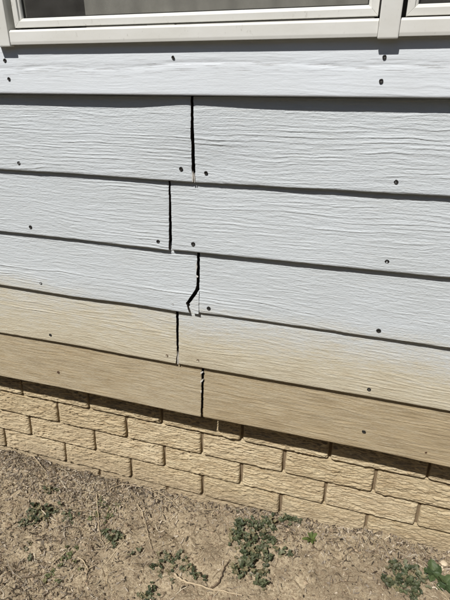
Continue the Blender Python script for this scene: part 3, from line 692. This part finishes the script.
# grassy sprig by the skirting
def blades(name, label, px, py, n, L, seed, greens):
    c = on_ground(px, py); t = thing(name, label, 'weed', c); rs = np.random.RandomState(seed); V, F, C = [], [], []
    for i in range(n):
        a = rs.uniform(0, 6.283); l = L * rs.uniform(0.5, 1.1); ln = rs.uniform(0.3, 1.1); w = 0.0035 * rs.uniform(0.6, 1.3); b = len(V); col = np.array(greens[rs.randint(len(greens))]) * rs.uniform(0.8, 1.3)
        for k in range(5):
            s = k / 4; r = l * s * ln; z = l * (s - 0.55 * ln * s * s) * 0.8; ww = w * (0.5 + s * 1.6) * (1 - s ** 3) + 0.0003
            for q in (-1, 1): V.append((r * math.cos(a) - q * ww * math.sin(a), min(r * math.sin(a) + q * ww * math.cos(a), SB - c.y - 0.008), z)); C.append(col)
        for k in range(4): F.append((b + 2 * k, b + 2 * k + 2, b + 2 * k + 3, b + 2 * k + 1))
    o = mesh_obj('blades', np.array(V), np.array(F), M_LEAF, t, True, np.array(C)); o['kind'] = 'stuff'
    return t
blades('grass_sprig', 'small bright green sprig right of the largest weed, against the skirting', 311, 539, 16, 0.034, 41, [(0.13, 0.17, 0.05), (0.09, 0.13, 0.045)])
# broad leaved weed, each leaf its own part
def big_leaf(parent, base, az, pitch, L, W, seed, mat=M_LEAF, col=(0.085, 0.125, 0.045)):
    rs = np.random.RandomState(seed); nu, nv_ = 11, 9; V, C = [], []
    for i in range(nu):
        s = i / (nu - 1); wid = W * (math.sin(math.pi * min(1, s * 0.93 + 0.04)) ** 0.62) * (1 + 0.07 * math.sin(i * 2.3))
        for j in range(nv_):
            q = (j / (nv_ - 1) - 0.5) * 2; r = L * s; y = wid * 0.5 * q
            z = 0.16 * W * abs(q) ** 1.3 - 0.28 * L * s * s + 0.035 * W * math.sin(9 * s + 5 * abs(q)) + rs.normal(0, 0.012) * W
            V.append((r, y, z)); C.append(np.array(col) * (1.25 if abs(q) < 0.05 else 1.0) * rs.uniform(0.92, 1.08))
    V = np.array(V); cp, sp = math.cos(pitch), math.sin(pitch); ca, sa = math.cos(az), math.sin(az)
    x = V[:, 0] * cp - V[:, 2] * sp; z = V[:, 0] * sp + V[:, 2] * cp; y = V[:, 1]
    W_ = np.stack([x * ca - y * sa, x * sa + y * ca, z], -1) + np.array(base)
    return mesh_obj('leaf', W_, grid_faces(nu, nv_), mat, parent, True, np.array(C))
def broad(label, px, py, leaves, seed):
    c = on_ground(px, py); t = thing('broadleaf_weed', label, 'weed', c); rs = np.random.RandomState(seed)
    for k, (az, pit, L, W) in enumerate(leaves):
        big_leaf(t, (0.003 * math.cos(az), 0.003 * math.sin(az), 0.004 + 0.003 * k), az, pit, L * BS, W * BS, seed + k, col=((0.07, 0.105, 0.04), (0.055, 0.085, 0.034), (0.09, 0.125, 0.05))[k % 3])
    return t
BS = 0.72
broad('broad leaved weed with large rounded leaves beside two pale stones', 432, 576, [(2.6, 0.35, 0.040, 0.036), (0.9, 0.55, 0.044, 0.042), (4.4, 0.25, 0.034, 0.030), (5.7, 0.3, 0.036, 0.032), (3.6, 0.5, 0.03, 0.028), (1.8, 0.75, 0.04, 0.038)], 60)
broad('broad leaved weed cut by the right edge, below the pale stones', 446, 588, [(2.3, 0.4, 0.042, 0.036), (3.6, 0.2, 0.038, 0.034), (1.2, 0.6, 0.04, 0.036), (0.3, 0.3, 0.04, 0.034), (5.0, 0.25, 0.036, 0.03), (2.9, 0.8, 0.036, 0.03)], 70)

# ------------------------------------------------------------------ twigs and stones
def twig(label, pts, r, mat, seed, lift=0.003, fork=None, group=None):
    rs = np.random.RandomState(seed); P = [on_ground(*p) for p in pts]; c = P[0].copy()
    t = thing('twig', label, 'twig', c, group)
    def tube(name, P, r0, r1):
        Q = []
        for i in range(len(P) - 1):
            for k in range(5): Q.append(P[i].lerp(P[i + 1], k / 5))
        Q.append(P[-1]); n = len(Q); V, F = [], []; ns = 7
        Q = [Vector((q.x + rs.normal(0, r0 * 0.5), min(q.y + rs.normal(0, r0 * 0.5), SB - 0.012), float(ground_z(np.array([q.x]), np.array([q.y]), True)[0]) + lift + r0 + rs.uniform(0, 0.0025))) for q in Q]
        zs_ = [q.z for q in Q]
        for i, q in enumerate(Q): q.z = max(zs_[i], 0.5 * (zs_[max(i - 2, 0)] + zs_[min(i + 2, n - 1)]))
        for i, q in enumerate(Q):
            d = (Q[min(i + 1, n - 1)] - Q[max(i - 1, 0)]).normalized(); a = d.cross(Vector((0, 0, 1))).normalized(); b = a.cross(d); rr = (r0 + (r1 - r0) * i / (n - 1)) * rs.uniform(0.8, 1.2)
            for k in range(ns): V.append(q + a * rr * math.cos(6.283 * k / ns) + b * rr * math.sin(6.283 * k / ns) - c)
        for i in range(n - 1):
            for k in range(ns): F.append((i * ns + k, i * ns + (k + 1) % ns, (i + 1) * ns + (k + 1) % ns, (i + 1) * ns + k))
        mesh_obj(name, V, np.array(F), mat, t)
    r = r * 1.3; tube('stem', P, r, r * 0.5)
    if fork: tube('side_shoot', [on_ground(*p) for p in fork], r * 0.6, r * 0.25)
    return t
twig('long tan twig at the bottom, ending below the largest weed', [(174,576),(184,583),(199,587),(218,592),(242,597)], 0.0024, M_TWIG, 1)
twig('dark crooked twig leaning into the left of the largest weed', [(211,590),(219,584),(223,576),(224,570),(230,561)], 0.0020, M_TWIGD, 2)
twig('pale straight upright twig on the left half of the litter', [(96.5,496),(98,510),(99,525),(101,540),(104,545)], 0.0014, M_TWIG, 3, fork=[(98,506),(92,497)])
twig('slender brown twig running down from the grey litter', [(137,506),(142,512),(145,525),(149,540),(152,551)], 0.0013, M_TWIG, 4, fork=[(146,528),(152,521),(157,519)])
twig('arched dry stem lying along the foot of the skirting', [(110,492),(120,486),(135,484),(146,489),(154,495),(160,500)], 0.0013, M_TWIG, 5, fork=[(135,484),(142,479),(148,478)])
twig('thin dry stem from skirting joint across the grey litter', [(150,491),(162,496),(172,503),(180,511),(190,516)], 0.0010, M_TWIG, 6)
twig('pale stem on the mulch mound at the far left', [(33,459),(39,465),(43,470),(47,475)], 0.0012, M_TWIG, 7, 0.010)
twig('forked dry twig among straw at the lower left', [(78,559),(84,563),(88,570),(86,580),(84,588)], 0.0015, M_TWIG, 8, fork=[(88,570),(96,565),(104,564)])
twig('short brown twig lying level at the lower left', [(24,580),(34,578),(44,574)], 0.0014, M_TWIGD, 9)
twig('bent dark stem by the left edge of the ground', [(5,569),(9,577),(15,582),(25,586)], 0.0012, M_TWIGD, 10)
twig('dry twig pointing at the bottom edge left of the lowest tuft', [(44,597),(52,591),(60,587)], 0.0013, M_TWIGD, 12)
twig('thin twig across the straw right of the weed sprigs', [(52,566),(60,559),(66,553),(72,548)], 0.0012, M_TWIG, 13)
twig('drooping root trailing from the small bright sprig', [(312,545),(315,550),(319,553),(322,551)], 0.0012, M_TWIGD, 14)
def stone(label, px, py, r, seed, flat=0.55):
    c = on_ground(px, py); bm = bmesh.new(); bmesh.ops.create_icosphere(bm, subdivisions=3, radius=r)
    for v in bm.verts:
        n = float(fbm(np.array([v.co.x * 60 + v.co.z * 31]), np.array([v.co.y * 60 - v.co.z * 47]), seed, 3)[0])
        v.co *= 1 + 0.38 * n; v.co.z *= flat; v.co.x *= 1.15
    o = bm_obj('stone', bm, M_STONE, smooth=True); o.location = (c.x, c.y, c.z + r * flat * 0.55); o['label'] = label; o['category'] = 'stone'
stone('upper of two pale stones by the broad leaved weed', 444, 564, 0.0095, 3)
stone('lower pale stone touching the broad leaved weed', 440.5, 568, 0.0085, 8, 0.45)

# ------------------------------------------------------------------ added board fence, out of view, blocking sky light and darkening the pane reflections
M_ADDED_FENCE = mat_plain('added_fence_wood', (0.085, 0.062, 0.042), 0.9, 0.35, 20, 0.5)
fn = thing('added_fence', 'added brown board fence behind the camera, blocking sky light from the wall', 'fence', (0, -2.15, 0))
bm = bmesh.new(); add_box(bm, -0.069, 0.069, -0.009, 0.009, -0.05, 2.15)
fb = bm_obj('added_fence_board', bm, M_ADDED_FENCE, fn, bevel=0.002); fb.location.x = -4.9
for i in range(1, 70):
    c = fb.copy(); link(c, fn); c.location = (-4.9 + i * 0.142, random.uniform(-.003, .003), random.uniform(-.015, .015))
for zz in (0.35, 1.75): box('added_fence_rail', -4.97, 4.97, -0.05, -0.0135, zz, zz + 0.09, M_ADDED_FENCE, fn, 0.003)
